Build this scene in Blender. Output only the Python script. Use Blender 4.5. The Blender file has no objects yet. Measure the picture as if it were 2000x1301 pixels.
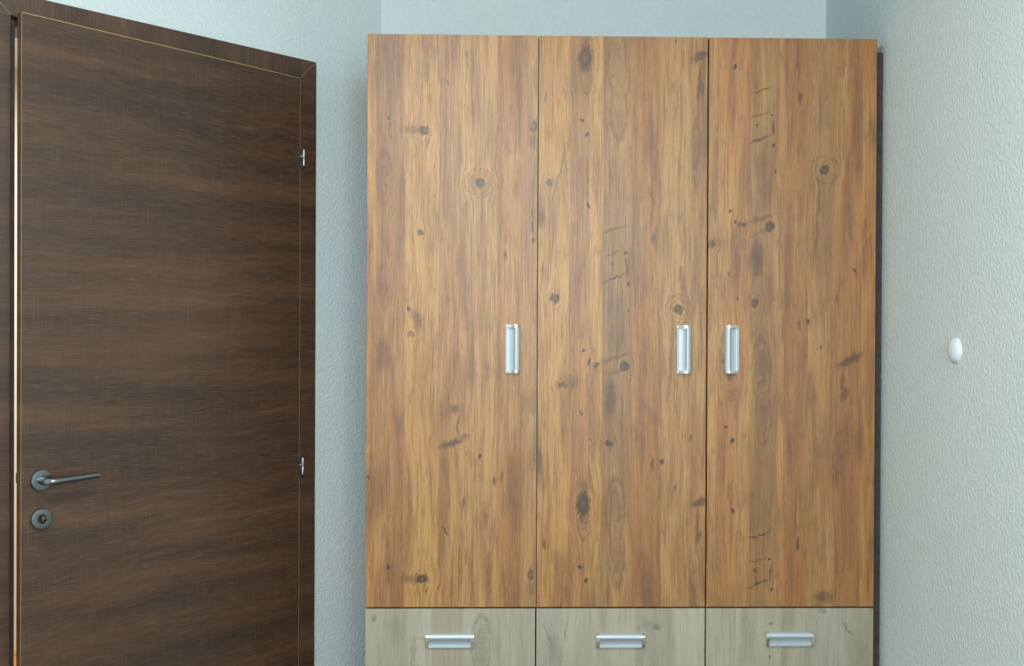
import bpy, bmesh, math, random
from mathutils import Vector, Matrix

S = bpy.context.scene
C = S.collection

# ------------------------------------------------------------------ camera
F_PX, PITCH, YAW, ROLL = 2013.5, -0.0056, 0.0214, 0.0045
CAM = Vector((0.3259, -2.7147, 1.4098))
fw = Vector((math.sin(YAW) * math.cos(PITCH), math.cos(YAW) * math.cos(PITCH), math.sin(PITCH)))
rt = Vector((math.cos(YAW), -math.sin(YAW), 0))
up = rt.cross(fw)
r2 = rt * math.cos(ROLL) + up * math.sin(ROLL)
u2 = -rt * math.sin(ROLL) + up * math.cos(ROLL)
cd = bpy.data.cameras.new('camera')
cd.sensor_width = 36.0
cd.lens = F_PX / 2000 * 36.0
cd.clip_start = 0.05
cam = bpy.data.objects.new('camera', cd)
C.objects.link(cam)
cam.matrix_world = Matrix(((r2.x, u2.x, -fw.x, CAM.x), (r2.y, u2.y, -fw.y, CAM.y), (r2.z, u2.z, -fw.z, CAM.z), (0, 0, 0, 1)))
S.camera = cam

# ------------------------------------------------------------------ light and exposure
S.view_settings.view_transform = 'Standard'
S.view_settings.look = 'None'
S.view_settings.gamma = 1.0
S.view_settings.use_curve_mapping = False
S.view_settings.exposure = -0.06
S.cycles.max_bounces = 4
S.cycles.diffuse_bounces = 3
LAMP = (0.05, -1.70, 2.52)       # ceiling lamp, centre of its base
LAMP_E = 150.0                    # emission of its diffuser
LAMP_C = (0.97, 1.0, 0.965)
HALL_W = 46.0                    # lamp in the hallway beyond the door
FILL_WIN = (-0.10, 1.25, 1.15, 2.4)   # unseen window added for fill light, in the wall behind the camera: x0, x1, z0, z1
wl = bpy.data.lights.new('window_fill_light', 'AREA')
wl.shape = 'RECTANGLE'; wl.size = FILL_WIN[1] - FILL_WIN[0]; wl.size_y = FILL_WIN[3] - FILL_WIN[2]
wl.energy = 76.0; wl.color = (0.905, 0.975, 1.0)
wlo = bpy.data.objects.new('window_fill_light', wl); C.objects.link(wlo)  # added fill light, set outside the unseen window
wlo.location = ((FILL_WIN[0] + FILL_WIN[1]) / 2, -3.80, (FILL_WIN[2] + FILL_WIN[3]) / 2)
wlo.rotation_euler = (math.radians(90), 0, 0)
w = bpy.data.worlds.new('world')
S.world = w
w.use_nodes = True
w.node_tree.nodes['Background'].inputs[0].default_value = (0.75, 0.87, 1.0, 1)
w.node_tree.nodes['Background'].inputs[1].default_value = 0.6

# ------------------------------------------------------------------ node helpers
def lin(r, g, b):
    f = lambda c: c / 12.92 if c <= 0.04045 else ((c + 0.055) / 1.055) ** 2.4
    return (f(r / 255), f(g / 255), f(b / 255), 1.0)

class NT:
    def __init__(s, name):
        s.m = bpy.data.materials.new(name)
        s.m.use_nodes = True
        s.t = s.m.node_tree
        s.b = s.t.nodes['Principled BSDF']
    def n(s, kind, **kw):
        o = s.t.nodes.new(kind)
        for k, v in kw.items():
            setattr(o, k, v)
        return o
    def put(s, sock, v):
        if isinstance(v, bpy.types.NodeSocket):
            s.t.links.new(v, sock)
        elif v is not None:
            sock.default_value = v
    def math(s, op, a, b=None, c=None, clamp=False):
        o = s.n('ShaderNodeMath', operation=op, use_clamp=clamp)
        s.put(o.inputs[0], a); s.put(o.inputs[1], b); s.put(o.inputs[2], c)
        return o.outputs[0]
    def xyz(s, x, y, z=0.0):
        o = s.n('ShaderNodeCombineXYZ')
        s.put(o.inputs[0], x); s.put(o.inputs[1], y); s.put(o.inputs[2], z)
        return o.outputs[0]
    def sep(s, v):
        o = s.n('ShaderNodeSeparateXYZ'); s.put(o.inputs[0], v)
        return o.outputs
    def noise(s, v, scale=1.0, detail=3.0, rough=0.5, dist=0.0):
        o = s.n('ShaderNodeTexNoise')
        s.put(o.inputs['Vector'], v); o.inputs['Scale'].default_value = scale
        o.inputs['Detail'].default_value = detail; o.inputs['Roughness'].default_value = rough
        o.inputs['Distortion'].default_value = dist
        return o.outputs[0]
    def rng(s, v, a, b, c=0.0, d=1.0, smooth=True):
        o = s.n('ShaderNodeMapRange', interpolation_type='SMOOTHSTEP' if smooth else 'LINEAR')
        s.put(o.inputs[0], v)
        for i, q in enumerate((a, b, c, d)):
            s.put(o.inputs[1 + i], q)
        return o.outputs[0]
    def mix(s, f, a, b, mode='MIX'):
        o = s.n('ShaderNodeMix', data_type='RGBA', blend_type=mode)
        s.put(o.inputs[0], f); s.put(o.inputs[6], a); s.put(o.inputs[7], b)
        return o.outputs[2]
    def ramp(s, f, stops, interp='LINEAR'):
        o = s.n('ShaderNodeValToRGB')
        s.put(o.inputs[0], f)
        cr = o.color_ramp; cr.interpolation = interp
        while len(cr.elements) < len(stops):
            cr.elements.new(0.5)
        for e, (p, c) in zip(cr.elements, stops):
            e.position = p
        for e, (p, c) in zip(cr.elements, stops):
            e.color = c
        return o.outputs[0]
    def coords(s):
        return s.n('ShaderNodeTexCoord').outputs['Object']
    def bump(s, h, strength, dist=0.001):
        o = s.n('ShaderNodeBump'); s.put(o.inputs['Height'], h)
        o.inputs['Strength'].default_value = strength; o.inputs['Distance'].default_value = dist
        s.t.links.new(o.outputs[0], s.b.inputs['Normal'])
    def out(s, col=None, rough=0.5, metal=0.0, spec=0.5):
        s.put(s.b.inputs['Base Color'], col)
        s.put(s.b.inputs['Roughness'], rough)
        s.b.inputs['Metallic'].default_value = metal
        s.b.inputs['Specular IOR Level'].default_value = spec
        return s.m

# ------------------------------------------------------------------ plain materials
def m_wall(name, rgb, k=1.0):
    t = NT(name)
    o = t.coords()
    big = t.noise(o, 2.2, 2)
    n1 = t.noise(o, 125, 3, 0.5)
    n2 = t.noise(o, 60, 2, 0.5)
    h = t.math('ADD', t.rng(n1, 0.35, 0.65), t.math('MULTIPLY', n2, 0.6))
    c = t.mix(t.rng(big, 0.3, 0.7), lin(*rgb), lin(rgb[0] - 5, rgb[1] - 2, rgb[2] + 2))
    c = t.mix(t.math('MULTIPLY', t.rng(n1, 0.42, 0.62), 0.10), c, lin(255, 255, 255))
    t.bump(h, 0.8 * k, 0.0010)
    return t.out(c, 0.75, 0, 0.25)

M_WALL = m_wall('painted_plaster', (219, 230, 229))
M_HALLWALL = m_wall('hall_plaster', (238, 222, 196), 0.4)

def m_simple(name, rgb, rough, metal=0.0, spec=0.5, var=0.06):
    t = NT(name)
    nz = t.noise(t.coords(), 40, 3)
    c = t.mix(t.math('MULTIPLY', nz, var), lin(*rgb), lin(255, 255, 255))
    return t.out(c, rough, metal, spec)

M_CEIL = m_simple('ceiling_paint', (235, 238, 236), 0.9)
M_ALU = m_simple('satin_aluminium', (188, 198, 204), 0.48, 0.4)
M_CHROME = m_simple('polished_chrome', (236, 232, 226), 0.09, 1.0)
M_STEEL = m_simple('brushed_steel', (134, 139, 142), 0.27, 1.0)
M_HINGE = m_simple('nickel_pin', (205, 203, 192), 0.35, 0.7)
M_BLACK = m_simple('black_plastic', (14, 11, 9), 0.5)
M_WHITE = m_simple('white_plastic', (222, 234, 238), 0.3)
M_DARKGAP = m_simple('carcass_board', (38, 27, 19), 0.7)
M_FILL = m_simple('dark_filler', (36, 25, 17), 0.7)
M_BRASS = m_simple('lock_cylinder_metal', (120, 118, 108), 0.25, 1.0)
M_BAND = m_simple('tan_edge_banding', (172, 134, 84), 0.5)
M_GREYSEAM = m_simple('grey_edge_banding', (140, 134, 122), 0.5)

def m_floor(name, rgb):
    t = NT(name)
    o = t.coords()
    x, y, z = t.sep(o)
    g = t.noise(t.xyz(t.math('MULTIPLY', x, 40), t.math('MULTIPLY', y, 3)), 1, 5, 0.6)
    pl = t.n('ShaderNodeTexBrick'); t.put(pl.inputs['Vector'], t.xyz(y, x)); pl.inputs['Scale'].default_value = 1.0
    pl.inputs['Brick Width'].default_value = 1.2; pl.inputs['Row Height'].default_value = 0.14
    pl.inputs['Mortar Size'].default_value = 0.002
    pl.inputs['Color1'].default_value = lin(*rgb); pl.inputs['Color2'].default_value = lin(rgb[0] - 14, rgb[1] - 14, rgb[2] - 8)
    pl.inputs['Mortar'].default_value = lin(60, 36, 18)
    c = t.mix(t.rng(g, 0.3, 0.75, 0, 0.5), pl.outputs[0], lin(rgb[0] - 50, rgb[1] - 50, rgb[2] - 36))
    return t.out(c, 0.35)
M_FLOOR = m_floor('laminate_floor', (146, 136, 122))
M_HALLFLOOR = m_floor('hall_laminate', (222, 150, 50))

def m_lamp(name, e):
    t = NT(name)
    t.b.inputs['Emission Color'].default_value = (*LAMP_C, 1)
    t.b.inputs['Emission Strength'].default_value = e
    return t.out(lin(240, 240, 240), 0.5)
M_LAMP = m_lamp('lit_diffuser', LAMP_E)

# ------------------------------------------------------------------ dark door veneer (grain runs along one axis)
def m_veneer(name, axis):
    """axis 'x': the grain lines run along the local x; 'z': they run up and down"""
    t = NT(name)
    x, y, z = t.sep(t.coords())
    a, b = (x, z) if axis == 'x' else (z, x)            # a along the grain, b across it
    wob = t.noise(t.xyz(t.math('MULTIPLY', a, 1.6), t.math('MULTIPLY', b, 2.5), 3.0), 1, 3)
    b1 = t.math('MULTIPLY_ADD', t.math('SUBTRACT', wob, 0.5), 0.07, b)
    broad = t.noise(t.xyz(t.math('MULTIPLY', a, 1.1), t.math('MULTIPLY', b1, 13), 1.0), 1, 4, 0.6)
    mid = t.noise(t.xyz(t.math('MULTIPLY', a, 4.0), t.math('MULTIPLY', b1, 60), 5.0), 1, 4, 0.6)
    fine = t.noise(t.xyz(t.math('MULTIPLY', a, 20), t.math('MULTIPLY', b1, 520), 2.0), 1, 3, 0.65)
    emb = t.noise(t.xyz(t.math('MULTIPLY', x, 480), t.math('MULTIPLY', z, 8), 9.0), 1, 2, 0.5)
    c = t.ramp(t.rng(broad, 0.25, 0.75), [(0.0, lin(58, 39, 27)), (0.5, lin(74, 51, 36)), (1.0, lin(94, 67, 47))])
    c = t.mix(t.rng(mid, 0.42, 0.75, 0, 0.30), c, lin(54, 38, 29))
    c = t.mix(t.rng(fine, 0.47, 0.75, 0, 0.42), c, lin(132, 104, 78))
    c = t.mix(t.rng(mid, 0.45, 0.25, 0, 0.32), c, lin(116, 90, 67))
    c = t.mix(t.rng(fine, 0.48, 0.28, 0, 0.42), c, lin(46, 32, 25))
    c = t.mix(t.rng(emb, 0.5, 0.72, 0, 0.09), c, lin(160, 135, 110))
    t.bump(t.math('ADD', fine, t.math('MULTIPLY', emb, 0.6)), 0.25, 0.0005)
    return t.out(c, t.rng(fine, 0.3, 0.7, 0.40, 0.50), 0, 0.72)
M_VEN_X = m_veneer('dark_oak_veneer_across', 'x')
M_VEN_Z = m_veneer('dark_oak_veneer_upright', 'z')

# ------------------------------------------------------------------ knotty wardrobe decor
DW, ZT, ZB = 0.45, 2.1776, 0.6691
DH = ZT - ZB
PX = DW / 335.5                                  # metres per photo pixel on the front
Y0, Y1 = 68.0, 1188.0

# planks: (x in photo pixels from the panel's left edge, colour)
PL_A = [(0, (204, 146, 84)), (18, (170, 122, 78)), (76, (212, 160, 96)), (142, (190, 140, 90)), (182, (198, 152, 100)),
        (212, (206, 160, 106)), (256, (180, 122, 66)), (304, (182, 138, 92))]
PL_B = [(0, (208, 156, 92)), (62, (198, 144, 90)), (100, (208, 158, 94)), (128, (168, 130, 88)), (186, (184, 128, 72)),
        (246, (194, 150, 98)), (302, (178, 130, 82)), (330, (188, 140, 86))]
PL_C = [(0, (200, 150, 88)), (20, (196, 136, 80)), (84, (162, 122, 76)), (140, (192, 140, 84)), (152, (178, 120, 64)),
        (200, (176, 134, 82)), (254, (178, 122, 68)), (306, (186, 128, 64))]

# features: kind, x, y (photo pixels), half width, half height (pixels), turn (degrees), strength
FE_A = [
 ('k', 828, 255, 11, 9, 0, 1.0), ('s', 806, 254, 22, 9, 0, .55), ('s', 836, 280, 2, 12, -12, .6), ('K', 938, 357, 10, 9, 0, 1.0),
 ('k', 820, 453, 6, 7, 0, 1.0), ('k', 797, 604, 4, 5, 0, .9), ('k', 803, 652, 6, 7, 0, .7), ('s', 815, 622, 10, 24, 25, .6),
 ('k', 759, 232, 3, 4, 0, .9), ('s', 760, 252, 1.2, 20, 0, .7), ('k', 761, 268, 2, 3, 0, .7), ('k', 1043, 245, 7, 12, 0, .8),
 ('s', 1040, 275, 8, 18, 0, .45), ('s', 1040, 415, 2, 12, 0, 1.0), ('s', 1041, 442, 2, 12, 5, 1.0), ('k', 1042, 467, 2, 3, 0, 1),
 ('s', 987, 497, 4, 12, 0, .8), ('s', 722, 480, 2, 14, 0, .8), ('k', 722, 930, 2.5, 5, 0, .8), ('s', 890, 797, 9, 11, 0, .75),
 ('s', 897, 830, 2, 26, -6, .7), ('s', 884, 866, 27, 8, 20, .85), ('s', 906, 853, 16, 6, 10, .5), ('k', 940, 890, 2.5, 5, 0, .9),
 ('s', 968, 938, 4, 12, 5, .7), ('s', 983, 930, 4, 14, 0, .7), ('s', 908, 982, 3, 10, 0, .8), ('s', 872, 1036, 2, 11, 32, .8),
 ('k', 760, 1107, 3, 4, 0, .9), ('s', 761, 1125, 1.2, 20, 0, .6), ('k', 828, 1131, 11, 9, 0, 1.0), ('s', 806, 1130, 24, 10, 0, .5),
 ('s', 836, 1155, 2, 12, -12, .6), ('k', 1041, 1122, 7, 11, 0, .8), ('s', 1040, 1150, 6, 14, 0, .5), ('s', 910, 106, 3, 9, 0, .6),
 ('s', 872, 160, 2, 9, 32, .7), ('a', 750, 350, 16, 48, 0, .55), ('s', 748, 690, 12, 36, 0, .5), ('a', 752, 560, 14, 40, 0, .35),
 ('s', 746, 950, 14, 60, 0, .35), ('s', 1010, 960, 14, 90, 0, .35), ('s', 760, 120, 30, 70, 0, .30), ('s', 1012, 200, 10, 90, 0, .3),
 ('s', 905, 560, 10, 90, 4, .28), ('s', 968, 300, 3, 110, -5, .35), ('s', 960, 1120, 4, 70, 0, .5), ('s', 912, 620, 8, 40, 6, .4)]
FE_B = [
 ('k', 1143, 112, 13, 24, 0, .95), ('s', 1143, 80, 9, 18, 0, .4), ('a', 1146, 150, 11, 30, 0, .5), ('k', 1137, 232, 2.5, 3, 0, .9), ('k', 1149, 260, 3.5, 5, 0, .95),
 ('k', 1151, 398, 3.5, 5, 0, .95), ('a', 1148, 320, 6, 60, 0, .35), ('a', 1206, 120, 18, 62, 0, .6), ('a', 1210, 215, 15, 52, 0, .6),
 ('k', 1073, 355, 6, 9, 20, .85), ('s', 1095, 330, 2, 60, -14, .5), ('s', 1057, 425, 8, 20, 0, .6), ('k', 1085, 581, 9, 10, 0, 1.0), ('K', 1330, 601, 9, 9, 0, 1.0),
 ('s', 1280, 462, 4, 14, 0, .85), ('s', 1276, 400, 2, 60, 0, .4), ('s', 1202, 446, 24, 2, 16, .7), ('s', 1198, 494, 22, 1.8, 18, .5),
 ('s', 1200, 541, 24, 2.5, 24, .8), ('k', 1197, 514, 2.5, 4, 0, 1.0), ('k', 1224, 492, 2, 3, 0, 1), ('s', 1226, 520, 2, 16, 0, 1.0), ('k', 1228, 553, 2.5, 4, 0, 1),
 ('k', 1232, 605, 2, 4, 0, .9), ('k', 1142, 683, 3, 3, 0, .9), ('k', 1152, 706, 2.5, 3, 0, .9), ('k', 1167, 710, 7, 5, -15, .85), ('k', 1222, 713, 9, 10, 0, 1.0),
 ('s', 1205, 697, 30, 5, 18, .55), ('s', 1202, 725, 24, 6, 22, .35), ('s', 1196, 775, 13, 40, 0, .75), ('s', 1205, 660, 20, 34, 0, .35), ('k', 1103, 750, 9, 6, 8, .8),
 ('s', 1120, 745, 20, 12, 0, .35), ('k', 1139, 805, 3, 4, 0, .8), ('k', 1157, 856, 2, 3, 0, .9), ('k', 1193, 865, 6.5, 8, 0, 1.0), ('a', 1155, 790, 6, 60, 0, .4),
 ('s', 1280, 905, 4, 14, 0, .8), ('k', 1298, 900, 3.5, 6, 0, .9), ('s', 1356, 855, 3, 9, 0, .8), ('k', 1323, 950, 2, 6, 0, .8),
 ('s', 1057, 895, 5, 26, 0, .6), ('s', 1372, 980, 20, 8, 25, .8), ('s', 1368, 1030, 3, 46, -4, .7), ('s', 1372, 1045, 7, 14, 0, .65),
 ('k', 1133, 1108, 2.5, 3, 0, .9), ('s', 1066, 1062, 3, 12, 0, .7), ('s', 1270, 270, 16, 60, 0, .35), ('s', 1278, 340, 8, 60, 0, .3),
 ('s', 1258, 800, 10, 110, 0, .35), ('a', 1362, 300, 10, 60, 0, .5), ('s', 1358, 330, 4, 30, 0, .5), ('s', 1315, 700, 4, 90, -4, .45),
 ('s', 1206, 600, 18, 30, 0, .25), ('s', 1380, 250, 10, 60, 0, .4)]

def tiles(door):
    """the decor repeats every 875 px; door 3 is the same decor moved by (288, -275)"""
    out = []
    xl = (715, 1050.5, 1386)[door]
    src, sx, sy = (FE_A, 0, 0) if door == 0 else ((FE_B, 0, 0) if door == 1 else (FE_B, 288, -275))
    per = 875
    for (k, x, y, a, b, r, s) in src:
        for m in ((0,) if door == 0 else (-1, 0, 1)):
            X, Y = x + sx, y + sy + per * m
            if xl - a < X < xl + 336 + a and Y0 - b < Y < Y1 + b and not any(q[0] == k and abs(q[1] - X) < 3 and abs(q[2] - Y) < 6 for q in out):
                out.append((k, X, Y, a, b, r, s))
    if door == 2:
        out += [('s', 1674, 697, 24, 9, 26, .85), ('s', 1662, 765, 8, 14, 0, .7), ('s', 1655, 735, 3, 34, -6, .6), ('s', 1680, 525, 2, 10, 32, .8),
                ('s', 1645, 580, 3, 10, 0, .6), ('a', 1650, 110, 7, 30, 0, .6), ('s', 1690, 870, 12, 40, 0, .35), ('s', 1680, 250, 12, 100, 4, .35),
                ('s', 1620, 1166, 20, 12, 0, .6), ('s', 1700, 430, 3, 12, 0, .6), ('s', 1655, 930, 8, 60, 0, .3)]
    return [(k, (x - xl) * PX, (Y1 - y) * PX * DH / (1120 * PX), a * PX, b * PX, r, s) for (k, x, y, a, b, r, s) in out]

def m_wood(name, planks, feats, seed, grey=False):
    t = NT(name)
    x, y, z = t.sep(t.coords())
    jn = t.n('ShaderNodeTexNoise'); t.put(jn.inputs[0], t.xyz(t.math('MULTIPLY', x, 2.0), z, seed + 2)); jn.inputs['Scale'].default_value = 42; jn.inputs['Detail'].default_value = 1
    js = t.sep(jn.outputs[1])
    x0_, z0_ = x, z
    jx = t.math('MULTIPLY_ADD', t.math('SUBTRACT', js[0], 0.5), 0.013, x)
    jz = t.math('MULTIPLY_ADD', t.math('SUBTRACT', js[1], 0.5), 0.020, z)
    P = t.xyz(jx, jz)
    wob = t.noise(t.xyz(t.math('MULTIPLY', x, 5), t.math('MULTIPLY', z, 2.2), seed), 1, 3)
    w_ = t.math('MULTIPLY_ADD', t.math('SUBTRACT', wob, 0.5), 0.035, x)
    dark = 0.0
    soft = 0.0
    last = None
    edge_n = t.math('MULTIPLY', t.math('SUBTRACT', t.noise(t.xyz(t.math('MULTIPLY', x, 260), t.math('MULTIPLY', z, 90), seed), 1, 2), 0.5), 0.9)
    for (k, u, v, a, b, rot, st) in feats:
        if k in 'kK':
            a, b = a * 1.15, b * 1.15
        mp = t.n('ShaderNodeMapping', vector_type='TEXTURE')
        t.put(mp.inputs[0], t.xyz(jx, jz, last) if last is not None else P)
        mp.inputs['Location'].default_value = (u, v, 0)
        mp.inputs['Rotation'].default_value = (0, 0, math.radians(rot))
        mp.inputs['Scale'].default_value = (a, b, 1e7)   # third axis only orders the graph
        ln = t.n('ShaderNodeVectorMath', operation='LENGTH')
        t.put(ln.inputs[0], mp.outputs[0])
        L = ln.outputs['Value']
        if k in 'kKa' and a > 0.006:
            reach = {'k': 4.0, 'K': 4.6, 'a': 2.2}[k]
            g = t.rng(L, 0.0, reach, 0.75, 0.0)
            mx = t.sep(mp.outputs[0])[0]
            w_ = t.math('MULTIPLY_ADD', t.math('MULTIPLY', mx, -a), g, w_)
        if k in 'kK':
            Ln = t.math('ADD', L, edge_n)
            core = t.rng(Ln, 0.45, 1.25, st, 0.0)
            dark = t.math('MAXIMUM', core, dark)
            if a > 0.007:
                # paler heart inside a dark rim, and a ring or two outside
                rim = t.rng(L, 0.0, 0.75, -0.38 * st, 0.0)
                dark = t.math('ADD', dark, rim)
                ring = t.math('ABSOLUTE', t.math('SUBTRACT', Ln, 1.75))
                soft = t.math('MAXIMUM', soft, t.rng(ring, 0.0, 0.28, 0.42 if k == 'K' else 0.12, 0.0))
                if k == 'K':
                    ring2 = t.math('ABSOLUTE', t.math('SUBTRACT', Ln, 2.6))
                    soft = t.math('MAXIMUM', soft, t.rng(ring2, 0.0, 0.3, 0.45, 0.0))
        elif k == 's':
            soft_or = t.rng(t.math('ADD', L, edge_n), 0.35, 1.45, min(1.0, st * 1.2), 0.0)
            if a < 0.004 or b < 0.004:
                dark = t.math('MAXIMUM', dark, t.math('MULTIPLY', soft_or, 0.85))
            else:
                soft = t.math('MAXIMUM', soft, soft_or)
        else:                                        # cathedral arches
            r1 = t.math('ABSOLUTE', t.math('SUBTRACT', t.math('MULTIPLY_ADD', edge_n, 0.2, L), 1.0))
            r2_ = t.math('ABSOLUTE', t.math('SUBTRACT', t.math('MULTIPLY_ADD', edge_n, 0.2, L), 0.55))
            soft = t.math('MAXIMUM', soft, t.rng(r1, 0.0, 0.26, st * .75, 0.0))
            soft = t.math('MAXIMUM', soft, t.rng(r2_, 0.0, 0.16, st * .7, 0.0))
            soft = t.math('MAXIMUM', soft, t.rng(L, 0.3, 1.15, st * .62, 0.0))
        last = soft if (k in 'a' or (k == 's' and not (a < 0.004 or b < 0.004))) else dark
    # planks
    xp = t.math('MULTIPLY_ADD', t.math('SUBTRACT', w_, x), 0.04, x)
    st_ = []
    mean = (188, 142, 88) if not grey else (180, 173, 155)
    for i, (p, c) in enumerate(planks):
        c = tuple(a * .90 + m_ * .10 for a, m_ in zip(c, mean))
        pp = p * PX / DW
        if i:
            st_.append((min(pp + 0.006, 1), lin(*c)))
        else:
            st_.append((0.0, lin(*c)))
        if i + 1 < len(planks):
            st_.append((planks[i + 1][0] * PX / DW - 0.006, lin(*c)))
    c = t.ramp(t.math('DIVIDE', xp, DW), st_)
    pid = t.ramp(t.math('DIVIDE', xp, DW), [(p * PX / DW, ((i * 5 % 9) / 9.0,) * 3 + (1,)) for i, (p, _) in enumerate(planks)], 'CONSTANT')
    pr = t.n('ShaderNodeRGBToBW'); t.put(pr.inputs[0], pid)
    z = t.math('MULTIPLY_ADD', pr.outputs[0], 11.0, z)
    # tone varying slowly along each plank
    lo = t.noise(t.xyz(t.math('MULTIPLY', w_, 14), t.math('MULTIPLY', z, 1.7), seed + 3), 1, 2, 0.55)
    lo2 = t.noise(t.xyz(t.math('MULTIPLY', w_, 26), t.math('MULTIPLY', z, 3.2), seed + 8), 1, 2, 0.55)
    stk = t.noise(t.xyz(t.math('MULTIPLY', w_, 120), t.math('MULTIPLY', z, 4.5), seed + 5), 1, 3, 0.6)
    lines = t.noise(t.xyz(t.math('MULTIPLY', w_, 340), t.math('MULTIPLY', z, 5.0), seed + 6), 1, 2, 0.5)
    fib = t.noise(t.xyz(t.math('MULTIPLY', w_, 520), t.math('MULTIPLY', z, 30), seed + 7), 1, 2, 0.6)
    blot = t.noise(t.xyz(t.math('MULTIPLY', w_, 46), t.math('MULTIPLY', z, 11), seed + 12), 1, 3, 0.68)
    if not grey:
        c = t.mix(t.rng(lo, 0.45, 0.72, 0, 0.75), c, lin(208, 163, 104))
        c = t.mix(t.rng(lo2, 0.46, 0.70, 0, 0.66), c, lin(146, 99, 56))
        c = t.mix(t.rng(lo, 0.46, 0.26, 0, 0.50), c, lin(132, 98, 70))
        c = t.mix(t.rng(stk, 0.50, 0.74, 0, 0.55), c, lin(128, 86, 56))
        c = t.mix(t.rng(stk, 0.46, 0.28, 0, 0.24), c, lin(216, 172, 116))
        c = t.mix(t.rng(lines, 0.48, 0.68, 0, 0.5), c, lin(116, 78, 50))
        c = t.mix(t.rng(fib, 0.52, 0.75, 0, 0.30), c, lin(104, 70, 46))
        c = t.mix(t.rng(fib, 0.46, 0.25, 0, 0.22), c, lin(236, 192, 136))
        c = t.mix(t.rng(blot, 0.50, 0.70, 0, 0.45), c, lin(116, 80, 54))
        d1, d2 = lin(98, 66, 50), lin(44, 28, 22)
    else:
        c = t.mix(t.rng(lo, 0.42, 0.72, 0, 0.6), c, lin(206, 200, 182))
        c = t.mix(t.rng(lo2, 0.50, 0.74, 0, 0.45), c, lin(150, 140, 122))
        c = t.mix(t.rng(stk, 0.50, 0.74, 0, 0.4), c, lin(140, 132, 114))
        c = t.mix(t.rng(lines, 0.52, 0.70, 0, 0.22), c, lin(136, 126, 108))
        c = t.mix(t.rng(fib, 0.52, 0.75, 0, 0.26), c, lin(128, 120, 104))
        c = t.mix(t.rng(fib, 0.46, 0.25, 0, 0.18), c, lin(224, 218, 200))
        d1, d2 = lin(132, 122, 104), lin(104, 96, 82)
    streaky = t.rng(stk, 0.25, 0.7, 0.75, 1.0)
    c = t.mix(t.math('MULTIPLY', soft, streaky, clamp=True), c, d1)
    c = t.mix(t.math('MULTIPLY', dark, 0.95, clamp=True), c, d2)
    c = t.mix(1.0, c, (0.84, 0.83, 0.80, 1) if grey else (0.80, 0.725, 0.55, 1), 'MULTIPLY')
    # fine upright embossing of the laminate
    emb = t.noise(t.xyz(t.math('MULTIPLY', x, 520), t.math('MULTIPLY', z, 9), seed + 9), 1, 2, 0.6)
    t.bump(emb, 0.35, 0.0005)
    return t.out(c, t.rng(emb, 0.3, 0.7, 0.40, 0.52), 0, 0.8)

# ------------------------------------------------------------------ mesh helpers
def link(name, bm, mat, parent=None, loc=(0, 0, 0), rotz=0.0, smooth=False, M=None):
    me = bpy.data.meshes.new(name)
    bmesh.ops.recalc_face_normals(bm, faces=bm.faces[:])
    bm.to_mesh(me); bm.free()
    me.materials.append(mat)
    if smooth:
        for p in me.polygons:
            p.use_smooth = True
        try:
            me.set_sharp_from_angle(angle=math.radians(38))
        except Exception:
            pass
    o = bpy.data.objects.new(name, me)
    C.objects.link(o)
    if parent is not None:
        o.parent = parent
    if M is not None:
        o.matrix_local = M
    else:
        o.location = loc; o.rotation_euler = (0, 0, rotz)
    return o

def box(bm, x0, x1, y0, y1, z0, z1, bev=0.0, seg=2):
    vs = [bm.verts.new((x, y, z)) for x in (x0, x1) for y in (y0, y1) for z in (z0, z1)]
    f = [(0, 1, 3, 2), (4, 6, 7, 5), (0, 4, 5, 1), (2, 3, 7, 6), (0, 2, 6, 4), (1, 5, 7, 3)]
    fs = [bm.faces.new([vs[i] for i in q]) for q in f]
    if bev:
        es = list({e for q in fs for e in q.edges})
        bmesh.ops.bevel(bm, geom=es, offset=bev, segments=seg, profile=0.5, affect='EDGES')
    return bm

def bx(*a, **k):
    return box(bmesh.new(), *a, **k)

def prism(bm, pts, h0, h1, axis='z'):
    """extrude a closed outline of (p, q) between h0 and h1 along an axis"""
    def P(p, q, h):
        return {'z': (p, q, h), 'x': (h, p, q), 'y': (p, h, q)}[axis]
    a = [bm.verts.new(P(p, q, h0)) for p, q in pts]
    b = [bm.verts.new(P(p, q, h1)) for p, q in pts]
    n = len(pts)
    bm.faces.new(a[::-1]); bm.faces.new(b)
    for i in range(n):
        bm.faces.new((a[i], a[(i + 1) % n], b[(i + 1) % n], b[i]))
    return bm

def lathe(bm, prof, seg=48, axis='y', c=(0, 0, 0)):
    """turn (radius, height) about an axis; heights run towards -axis for y"""
    rings = []
    for r, h in prof:
        ring = []
        for i in range(seg if r > 1e-6 else 1):
            t = 2 * math.pi * i / seg
            if axis == 'y':
                p = (c[0] + r * math.cos(t), c[1] - h, c[2] + r * math.sin(t))
            elif axis == 'z':
                p = (c[0] + r * math.cos(t), c[1] + r * math.sin(t), c[2] + h)
            else:
                p = (c[0] - h, c[1] + r * math.cos(t), c[2] + r * math.sin(t))
            ring.append(bm.verts.new(p))
        rings.append(ring)
    for A, B in zip(rings, rings[1:]):
        if len(A) == 1 and len(B) == 1:
            continue
        for i in range(seg):
            j = (i + 1) % seg
            if len(A) == 1:
                bm.faces.new((A[0], B[i], B[j]))
            elif len(B) == 1:
                bm.faces.new((A[i], A[j], B[0]))
            else:
                bm.faces.new((A[i], A[j], B[j], B[i]))
    return bm

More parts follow.
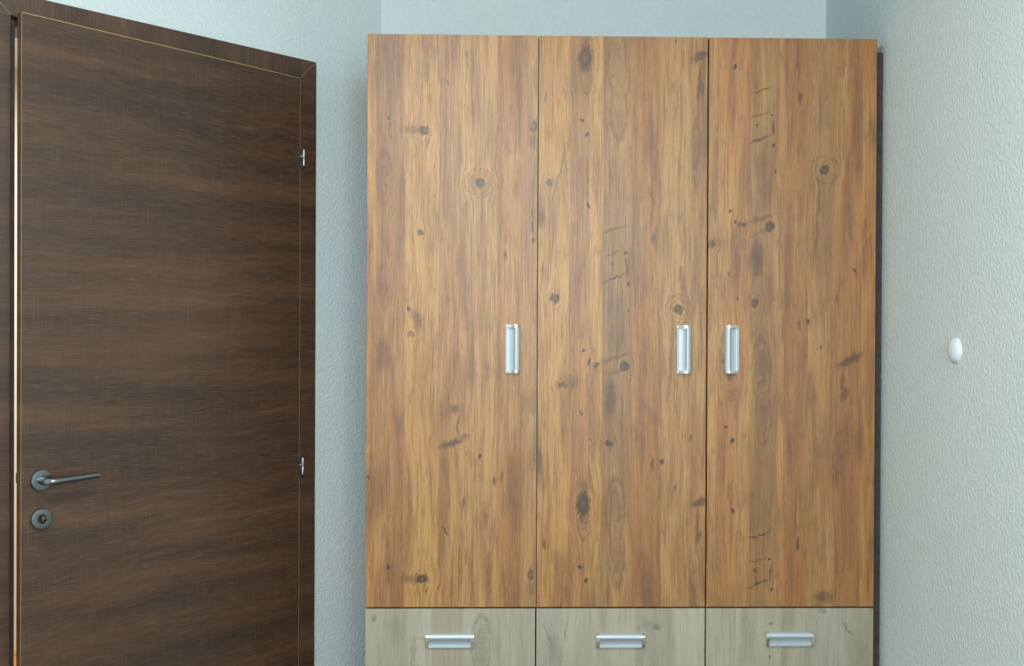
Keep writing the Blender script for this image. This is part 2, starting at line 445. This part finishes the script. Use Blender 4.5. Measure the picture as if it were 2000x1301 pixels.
def tube(bm, path, rad, seg=20, squash=1.0, caps=True):
    path = [Vector(p) for p in path]
    rings = []
    for i, p in enumerate(path):
        d = (path[min(i + 1, len(path) - 1)] - path[max(i - 1, 0)]).normalized()
        a = Vector((0, 0, 1)) if abs(d.z) < 0.9 else Vector((1, 0, 0))
        s = d.cross(a).normalized(); q = s.cross(d).normalized()
        r = rad[i] if isinstance(rad, (list, tuple)) else rad
        rings.append([bm.verts.new(p + s * r * math.cos(2 * math.pi * k / seg) + q * r * squash * math.sin(2 * math.pi * k / seg)) for k in range(seg)])
    for A, B in zip(rings, rings[1:]):
        for i in range(seg):
            j = (i + 1) % seg
            bm.faces.new((A[i], A[j], B[j], B[i]))
    if caps:
        bm.faces.new(rings[0][::-1]); bm.faces.new(rings[-1])
    return bm

def empty(name, loc=(0, 0, 0), rotz=0.0):
    o = bpy.data.objects.new(name, None)
    C.objects.link(o)
    o.location = loc; o.rotation_euler = (0, 0, rotz)
    return o

def tag(o, label, cat, group=None):
    o['label'] = label; o['category'] = cat
    if group:
        o['group'] = group
    return o

def struct(o):
    o['kind'] = 'structure'
    return o

# ------------------------------------------------------------------ the room
# the left wall runs at a slant: W points along it towards the camera, N out of it into the room
TH = 0.779
H = Vector((-0.2221, 0.2711))
Wd = Vector((-math.sin(TH), -math.cos(TH)))
Nd = Vector((math.cos(TH), -math.sin(TH)))
SLANT = math.atan2(-Wd.y, -Wd.x)           # rotation of the wall's own frame: local x runs from the free side to the hinge side
CEIL, BACK, RIGHT, FRONT = 2.52, 0.50, 1.374, -3.60
WN = -0.014                                # wall face lies a casing's thickness behind the leaf's face

def wp(s, n=0.0):
    a = H + Wd * s + Nd * n
    return a.x, a.y

# slanted wall frame: local +x = -W (towards the back corner), local -y = N (room side)
wall_frame = Matrix.Translation((H.x, H.y, 0)) @ Matrix.Rotation(SLANT, 4, 'Z')
# ends of the slanted wall along s
t_end = (BACK - H.y - Nd.y * WN) / Wd.y    # s where the wall meets the back wall
S_FAR = 1.45
OP0, OP1, OPZ = -0.020, 0.810, 2.140       # rough opening (s range and height)
bm = bmesh.new()
xa, xb = -S_FAR, -t_end + 0.08
for (p0, p1, z0, z1) in ((xa, -OP1, 0, CEIL), (-OP0, xb, 0, CEIL), (-OP1, -OP0, OPZ, CEIL)):
    box(bm, p0, p1, -WN, -WN + 0.12, z0, z1)
struct(link('wall_left', bm, M_WALL, M=wall_frame))
ax, ay = wp(S_FAR, WN)
struct(link('wall_side', bx(ax - 0.12, ax, FRONT, ay + 0.03, 0, CEIL), M_WALL))
struct(link('wall_back', bx(-0.02, RIGHT, BACK, BACK + 0.12, 0, CEIL), M_WALL))
struct(link('wall_right', bx(RIGHT, RIGHT + 0.12, FRONT, BACK + 0.12, 0, CEIL), M_WALL))
bm = bmesh.new()
for (p0, p1, z0, z1) in ((ax - 0.12, FILL_WIN[0], 0, CEIL), (FILL_WIN[1], RIGHT + 0.12, 0, CEIL), (FILL_WIN[0], FILL_WIN[1], 0, FILL_WIN[2]), (FILL_WIN[0], FILL_WIN[1], FILL_WIN[3], CEIL)):
    box(bm, p0, p1, FRONT - 0.12, FRONT, z0, z1)
struct(link('wall_front', bm, M_WALL))
bm = bmesh.new()
xm = (FILL_WIN[0] + FILL_WIN[1]) / 2
for (p0, p1, z0, z1) in ((FILL_WIN[0], FILL_WIN[1], FILL_WIN[2], FILL_WIN[2] + 0.06), (FILL_WIN[0], FILL_WIN[1], FILL_WIN[3] - 0.06, FILL_WIN[3]), (FILL_WIN[0], FILL_WIN[0] + 0.06, FILL_WIN[2] + 0.06, FILL_WIN[3] - 0.06),
                         (FILL_WIN[1] - 0.06, FILL_WIN[1], FILL_WIN[2] + 0.06, FILL_WIN[3] - 0.06), (xm - 0.04, xm + 0.04, FILL_WIN[2] + 0.06, FILL_WIN[3] - 0.06)):
    box(bm, p0, p1, FRONT - 0.09, FRONT - 0.03, z0, z1)
struct(link('fill_window_1', bm, M_WHITE))  # frame of the unseen window, added to go with the fill light

def room_poly(z0, z1):
    bm = bmesh.new()
    cx, cy = wp(t_end, WN)
    bx0, by0 = wp(S_FAR, WN)
    return prism(bm, [(cx, BACK), (bx0, by0), (bx0, FRONT), (RIGHT, FRONT), (RIGHT, BACK)], z0, z1)
struct(link('floor', room_poly(-0.05, 0.0), M_FLOOR))
struct(link('ceiling', room_poly(CEIL, CEIL + 0.05), M_CEIL))

# hallway beyond the doorway (seen through the gap at the free edge)
hx0, hy0 = wp(2.2, -0.14 + WN)
def hall(p0, p1, q0, q1, z0, z1, name, mat):
    return struct(link(name, bx(p0, p1, q0, q1, z0, z1), mat, M=wall_frame))
hall(-2.6, 1.9, 0.134, 2.15, -0.05, 0.0, 'floor_hallway', M_HALLFLOOR)
hall(-2.6, 1.9, 0.134, 2.15, CEIL, CEIL + 0.05, 'ceiling_hallway', M_CEIL)
hall(-2.6, 1.9, 2.15, 2.25, 0, CEIL, 'wall_hallway', M_HALLWALL)
hall(-2.7, -2.6, 0.134, 2.25, 0, CEIL, 'wall_hallway_left', M_HALLWALL)
hall(1.9, 2.0, 0.134, 2.25, 0, CEIL, 'wall_hallway_right', M_HALLWALL)
hl = bpy.data.lights.new('hall_light', 'AREA')
hl.shape = 'DISK'; hl.size = 0.3; hl.energy = HALL_W; hl.color = (1.0, 0.96, 0.86)
hlo = bpy.data.objects.new('hall_light', hl); C.objects.link(hlo)
hlo.matrix_world = wall_frame @ Matrix.Translation((0.35, 1.15, CEIL - 0.06))

# ------------------------------------------------------------------ door frame: jamb lining and mitred casing (trim_1)
ZL = 2.1257                                # leaf top
CW = 0.052
def casing_piece(pts, name, mat, y0=0.0, y1=0.0135):
    bm = prism(bmesh.new(), pts, y0, y1, 'y')
    bmesh.ops.recalc_face_normals(bm, faces=bm.faces[:])
    es = [e for e in bm.edges if all(abs(v.co.y - y0) < 1e-5 for v in e.verts)]
    bmesh.ops.bevel(bm, geom=es, offset=0.0010, segments=2, affect='EDGES')
    return bm
frame = empty('trim_1'); frame.matrix_world = wall_frame
struct(frame)
gi = 0.003
xi0, xi1, zi = -(0.800 + gi), gi - 0.0005, ZL + 0.0025        # inner edge of the casing
link('head_casing', casing_piece([(xi0, zi), (xi1, zi), (xi1 + CW, zi + CW), (xi0 - CW, zi + CW)], 'h', M_VEN_Z), M_VEN_Z, frame)
link('side_casing', casing_piece([(xi1, 0.0), (xi1 + CW, 0.0), (xi1 + CW, zi + CW), (xi1, zi)], 'r', M_VEN_X), M_VEN_X, frame)
link('side_casing', casing_piece([(xi0 - CW, 0.0), (xi0, 0.0), (xi0, zi), (xi0 - CW, zi + CW)], 'l', M_VEN_X), M_VEN_X, frame)
mt = bmesh.new()
for (xa_, sg) in ((xi1, 1), (xi0, -1)):
    q = 0.0007
    prism(mt, [(xa_ - sg * q, zi), (xa_ + sg * q, zi), (xa_ + sg * (CW - 0.001 + q), zi + CW - 0.001), (xa_ + sg * (CW - 0.001 - q), zi + CW - 0.001)], -0.0002, 0.004, 'y')
link('mitre_joint', mt, M_BAND, frame)
# jamb with its rebate
jm = bmesh.new()
J = 0.787
box(jm, -OP1, -J, 0.024, 0.134, 0, OPZ - 0.002)
box(jm, OP0 * -1 - 0.006, OP0 * -1, 0.0135, 0.134, 0, OPZ - 0.002)
box(jm, -0.013, 0.0135, 0.043, 0.134, 0, OPZ - 0.002)
box(jm, -OP1, 0.014, 0.043, 0.134, ZL - 0.013, OPZ - 0.002)
link('jamb', jm, M_VEN_X, frame)
sm = bmesh.new()
box(sm, -J - 0.010, -J - 0.001, 0.0150, 0.0235, 0.002, ZL - 0.01)
link('rubber_seal', sm, M_BLACK, frame)

# ------------------------------------------------------------------ the door leaf (door_1), ajar
AL = 0.0638
door_M = Matrix.Translation((H.x, H.y, 0)) @ Matrix.Rotation(SLANT + AL, 4, 'Z')
LW = 0.800
leaf_bm = bmesh.new()
box(leaf_bm, -LW, 0.0, 0.0009, 0.020, 0.008, ZL)
box(leaf_bm, -LW + 0.0009, -0.0013, 0.0, 0.0010, 0.008, ZL - 0.0022)
box(leaf_bm, -LW + 0.0135, -0.0155, 0.0195, 0.040, 0.008, ZL - 0.0155)
leaf = struct(link('door_1', leaf_bm, M_VEN_X, M=door_M))
bb = bmesh.new()
box(bb, -LW, -LW + 0.0009, 0.0, 0.0009, 0.008, ZL)
box(bb, -0.0013, 0.0, 0.0, 0.0009, 0.008, ZL)
box(bb, -LW + 0.0009, -0.0013, 0.0, 0.0009, ZL - 0.0022, ZL)
o = link('edge_banding', bb, M_BAND, leaf); o['label'] = 'thin tan edge strip around the leaf'

HZ = 1.05
hxl = -0.755
rb = lathe(bmesh.new(), [(0, 0.0092), (0.0215, 0.0092), (0.0238, 0.0086), (0.0245, 0.0072), (0.0245, 0.0)], 64, 'y', (hxl, -0.0008, HZ))
link('handle_rosette', rb, M_STEEL, leaf, smooth=True)
lv = bmesh.new()
Lp = [(hxl, -0.008, HZ), (hxl, -0.034, HZ), (hxl + 0.0006, -0.0405, HZ), (hxl + 0.0030, -0.0460, HZ + 0.0002), (hxl + 0.0080, -0.0490, HZ + 0.0004)]
ang = math.radians(2.0)
for i in range(1, 7):
    Lp.append((hxl + 0.008 + 0.110 * i / 6 * math.cos(ang), -0.049, HZ + 0.0004 + 0.110 * i / 6 * math.sin(ang)))
tube(lv, Lp, [0.0098, 0.0094, 0.0090, 0.0084, 0.0080] + [0.0078, 0.0076, 0.0074, 0.0072, 0.0071, 0.0070], 28)
e_ = [e for e in lv.edges if len(e.link_faces) == 2 and any(len(f.verts) > 10 for f in e.link_faces)]
bmesh.ops.bevel(lv, geom=e_, offset=0.0012, segments=2, affect='EDGES')
link('lever_handle', lv, M_STEEL, leaf, smooth=True)

KZ = HZ - 0.090
ks = lathe(bmesh.new(), [(0.0100, 0.0050), (0.0108, 0.0090), (0.0215, 0.0090), (0.0236, 0.0084), (0.0243, 0.0070), (0.0243, 0.0)], 64, 'y', (hxl, -0.0008, KZ))
link('key_rosette', ks, M_STEEL, leaf, smooth=True)
kc = lathe(bmesh.new(), [(0, 0.0035), (0.0099, 0.0035), (0.0099, 0.0)], 40, 'y', (hxl, -0.0008, KZ))
link('lock_plate', kc, M_BLACK, leaf)
cy = lathe(bmesh.new(), [(0, 0.0085), (0.0050, 0.0085), (0.0058, 0.0078), (0.0058, 0.0)], 32, 'y', (hxl + 0.0032, -0.0035, KZ + 0.002))
box(cy, hxl + 0.0008, hxl + 0.0050, -0.009, -0.0035, KZ - 0.0085, KZ - 0.003, 0.0008)
link('lock_cylinder', cy, M_BRASS, leaf, smooth=True)
lb = prism(bmesh.new(), [(-LW + 0.0135, 0.024), (-LW + 0.002, 0.024), (-LW + 0.0015, 0.027), (-LW + 0.0135, 0.037)], HZ - 0.005, HZ + 0.018, 'z')
link('latch_bolt', lb, M_BLACK, leaf)

for hz in (1.893, 1.004, 0.24):
    pk = bx(-0.0016, 0.0100, -0.0042, 0.0010, hz - 0.0300, hz + 0.0270, 0.0008)  # black plate stands in for the recess and the shadow around the pin
    recess_shade = link('hinge_shade', pk, M_BLACK, leaf)
    pn = bmesh.new()
    for (z0, z1) in ((hz - 0.0215, hz + 0.0015), (hz + 0.0025, hz + 0.0265)):
        lathe(pn, [(0, z0), (0.0031, z0), (0.0035, z0 + 0.0006), (0.0035, z1 - 0.0006), (0.0031, z1), (0, z1)], 20, 'z', (0.0058, -0.0080, 0))
    box(pn, -0.004, 0.004, -0.0052, -0.0030, hz + 0.0045, hz + 0.0085)
    link('hinge_pin', pn, M_HINGE, recess_shade, smooth=True)

# ------------------------------------------------------------------ the wardrobe
war = empty('wardrobe', (0, 0, 0))
tag(war, 'tall three-door knotty pine-look wardrobe with pale grey-beige drawers below, between slanted wall and right wall', 'wardrobe')
WW = 1.35
ca = bmesh.new()
T = 0.018
box(ca, 0.003, 0.003 + T, 0.021, 0.470, 0, ZT - 0.002)
box(ca, WW - 0.003 - T, WW - 0.003, 0.021, 0.470, 0, ZT - 0.002)
for x in (DW, 2 * DW):
    box(ca, x - T / 2, x + T / 2, 0.021, 0.466, 0.09, ZT - 0.002 - T)
box(ca, 0.003 + T, WW - 0.003 - T, 0.021, 0.470, ZT - 0.002 - T, ZT - 0.002)
for z in (0.08, ZB - 0.012, 1.75):
    box(ca, 0.003 + T, WW - 0.003 - T, 0.0215, 0.466, z, z + T)
box(ca, 0.003 + T, WW - 0.003 - T, 0.060, 0.075, 0, 0.08)
box(ca, 0.003 + T, WW - 0.003 - T, 0.466, 0.470, 0.08, ZT - 0.002 - T)
link('carcass', ca, M_DARKGAP, war)
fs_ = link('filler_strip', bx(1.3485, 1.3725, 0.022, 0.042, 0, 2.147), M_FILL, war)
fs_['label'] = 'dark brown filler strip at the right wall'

# pull: channel profile (u across, n out of the door) with a raised grip lip; end caps closing it
PROF = [(0, 0), (0, 6), (.8, 6.8), (2.2, 6.8), (3.0, 6), (3.3, 1.2), (5, .9), (9, 1.2), (14, 2.2), (19, 4), (22.5, 6.6), (24.0, 9.5),
        (24.6, 12.0), (25.8, 12.8), (30, 12.5), (34, 10.8), (36.8, 7.6), (38, 3.0), (38, 0)]
CAPP = [(-.4, 0), (-.4, 6.6), (.8, 7.6), (6, 9.0), (14, 11.4), (22, 13.4), (26.5, 13.9), (31, 13.4), (35, 11.4), (37.6, 8.0), (38.5, 3.2), (38.5, 0)]
HL = 0.1275
def pull(parent, cx, cz, mode):
    """mode 'r': grip lip on the right, 'l': on the left, 't': on top (horizontal)"""
    if mode == 't':
        M = Matrix(((1, 0, 0, cx), (0, 0, -1, 0), (0, 1, 0, cz), (0, 0, 0, 1)))      # local x along, y = lip direction, z = out
    elif mode == 'r':
        M = Matrix(((0, 1, 0, cx), (0, 0, -1, 0), (-1, 0, 0, cz), (0, 0, 0, 1)))
    else:
        M = Matrix(((0, -1, 0, cx), (0, 0, -1, 0), (1, 0, 0, cz), (0, 0, 0, 1)))
    k = 0.001
    def shp(pf, a, b):
        return prism(bmesh.new(), [((u - 19) * k, n * k) for u, n in pf], a, b, 'x')
    g = link('handle_grip', shp(PROF, -HL / 2 + 0.0075, HL / 2 - 0.0075), M_ALU, parent, smooth=True, M=M)
    for a, b in ((-HL / 2, -HL / 2 + 0.0078), (HL / 2 - 0.0078, HL / 2)):
        bm = shp(CAPP, a, b)
        bmesh.ops.bevel(bm, geom=[e for e in bm.edges if abs(e.verts[0].co.x - e.verts[1].co.x) < 1e-6], offset=0.0007, segments=2, affect='EDGES')
        c = link('handle_cap', bm, M_CHROME, parent, smooth=True, M=M)
        c['label'] = 'polished chrome end cap'
    return g

g = 0.0032
REACH = {'k': 4.7, 'K': 5.4, 's': 2.2, 'a': 2.5}
doors = []
for i, (pl, seed) in enumerate(((PL_A, 1.3), (PL_B, 4.7), (PL_C, 9.1))):
    # one decor over the whole panel; it is cut into four bands only so that each band's graph holds the knots near it
    fe = tiles(i)
    cuts = [0.0, DH * .25, DH * .5, DH * .75, DH]
    mats = [m_wood('knotty_wood_decor', pl, [f for f in fe if lo_ - 0.03 - f[4] * REACH[f[0]] < f[2] < hi_ + 0.03 + f[4] * REACH[f[0]] or (abs(f[5]) > 1 and lo_ - 0.1 < f[2] < hi_ + 0.1)], seed) for lo_, hi_ in zip(cuts, cuts[1:])]
    xl = i * DW
    bm = bx(g / 2, DW - g / 2, 0, 0.018, 0.0022, DH, 0.0008, 2)
    for zc in cuts[1:-1]:
        bmesh.ops.bisect_plane(bm, geom=bm.verts[:] + bm.edges[:] + bm.faces[:], plane_co=(0, 0, zc), plane_no=(0, 0, 1))
    for f in bm.faces:
        f.material_index = min(3, int(f.calc_center_median().z / (DH * .25)))
    d = link('door', bm, mats[0], war, loc=(xl, 0, ZB))
    for m_ in mats[1:]:
        d.data.materials.append(m_)
    if i == 0:
        es_ = link('edge_strip', bx(DW - 0.0020, DW - 0.0002, 0.0004, 0.017, 0.0022, DH - 0.003), M_GREYSEAM, d)
        es_['label'] = 'grey edge strip on the opening side'
    px, py, mode = ((1001, 679.5, 'r'), (1337.5, 679.5, 'r'), (1432, 679, 'l'))[i]
    x0, x1 = (715, 1050.5, 1385)[i], (1048.5, 1383, 1711)[i]
    pull(d, (px - x0) / (x1 - x0) * DW, (1187.5 - py) / 1120 * DH, mode)
    doors.append(d)

PL_G = [[(0, (184, 176, 158)), (40, (178, 170, 152)), (92, (186, 180, 162)), (130, (178, 166, 146)), (205, (182, 176, 158)), (285, (176, 168, 150)), (318, (184, 176, 158))],
        [(0, (180, 174, 158)), (52, (178, 172, 154)), (110, (186, 176, 158)), (196, (176, 168, 150)), (268, (182, 174, 156))],
        [(0, (172, 166, 148)), (60, (178, 170, 150)), (150, (168, 158, 138)), (215, (172, 166, 150)), (300, (170, 160, 142))]]
dz = [ZB - 0.0020 - 0.283, 0.085]
def gf(i, top):
    L = []
    base = [[('k', 18, 18, 4, 5, 0, .5), ('a', 228, 75, 18, 62, 0, .75), ('a', 236, 75, 9, 40, 0, .6), ('s', 95, 90, 5, 40, 0, .4), ('s', 130, 60, 26, 2, 0, .35), ('s', 62, 40, 16, 30, 0, .25)],
            [('s', 26, 60, 3, 30, 20, .5), ('s', 60, 40, 3, 26, -10, .45), ('k', 240, 38, 6, 7, 0, .7), ('s', 222, 32, 18, 12, 0, .3), ('s', 40, 90, 16, 40, 12, .35), ('a', 205, 80, 8, 46, 0, .4)],
            [('k', 232, 6, 8, 5, 0, .5), ('k', 130, 30, 2.5, 3, 0, .8), ('s', 283, 42, 3, 18, 28, .7), ('k', 127, 95, 3, 3, 0, .8), ('s', 85, 60, 16, 60, 0, .35), ('s', 300, 90, 20, 40, 0, .25)]][i]
    for (k, x, y, a, b, r, s) in base:
        L.append((k, x * PX, 0.283 - y * PX, a * PX, b * PX, r, s))
    return L
for i in range(3):
    mat = m_wood('pale_wood_decor', PL_G[i], gf(i, 0), 20.3 + 5 * i, grey=True)
    for r, z in enumerate(dz):
        d = link('drawer', bx(g / 2, DW - g / 2, 0, 0.018, 0.0, 0.283, 0.0008, 2), mat, war, loc=(i * DW, 0, z))
        x0, x1, px, py = ((715, 1048, 880.5, 1251), (1048, 1379, 1213, 1251.5), (1379, 1707, 1542, 1249))[i]
        pull(d, (px - x0) / (x1 - x0) * DW, 0.283 - (py - 1189.5) / 1120 * DH, 't')

# ------------------------------------------------------------------ door stop on the right wall
# ray through the photo point, met with the wall
def ray(px, py):
    return (fw * F_PX + r2 * (px - 1000) + u2 * (650.5 - py)).normalized()
d_ = ray(1867.5, 684)
tt = (RIGHT - CAM.x) / d_.x
hit = CAM + d_ * tt
ds = lathe(bmesh.new(), [(0.0, 0.0150), (0.006, 0.0148), (0.013, 0.0138), (0.020, 0.0115), (0.0255, 0.0075), (0.0283, 0.003), (0.0288, 0.0)], 56, 'x', (0, 0, 0))
tag(link('door_stop', ds, M_WHITE, loc=(RIGHT, hit.y, hit.z), smooth=True), 'small white domed round door stop on the pale right wall', 'door stop')

# ------------------------------------------------------------------ ceiling lamp (above the frame)
lamp = empty('ceiling_lamp', LAMP)
tag(lamp, 'round white ceiling lamp above the middle of the room', 'ceiling lamp')
link('lamp_base', lathe(bmesh.new(), [(0, 0), (0.135, 0), (0.135, -0.018), (0.12, -0.024), (0, -0.024)], 48, 'z'), M_WHITE, lamp, smooth=True)
link('lamp_shade', lathe(bmesh.new(), [(0.118, -0.0245), (0.116, -0.045), (0.098, -0.066), (0.06, -0.080), (0, -0.085)], 24, 'z'), M_LAMP, lamp, smooth=True)
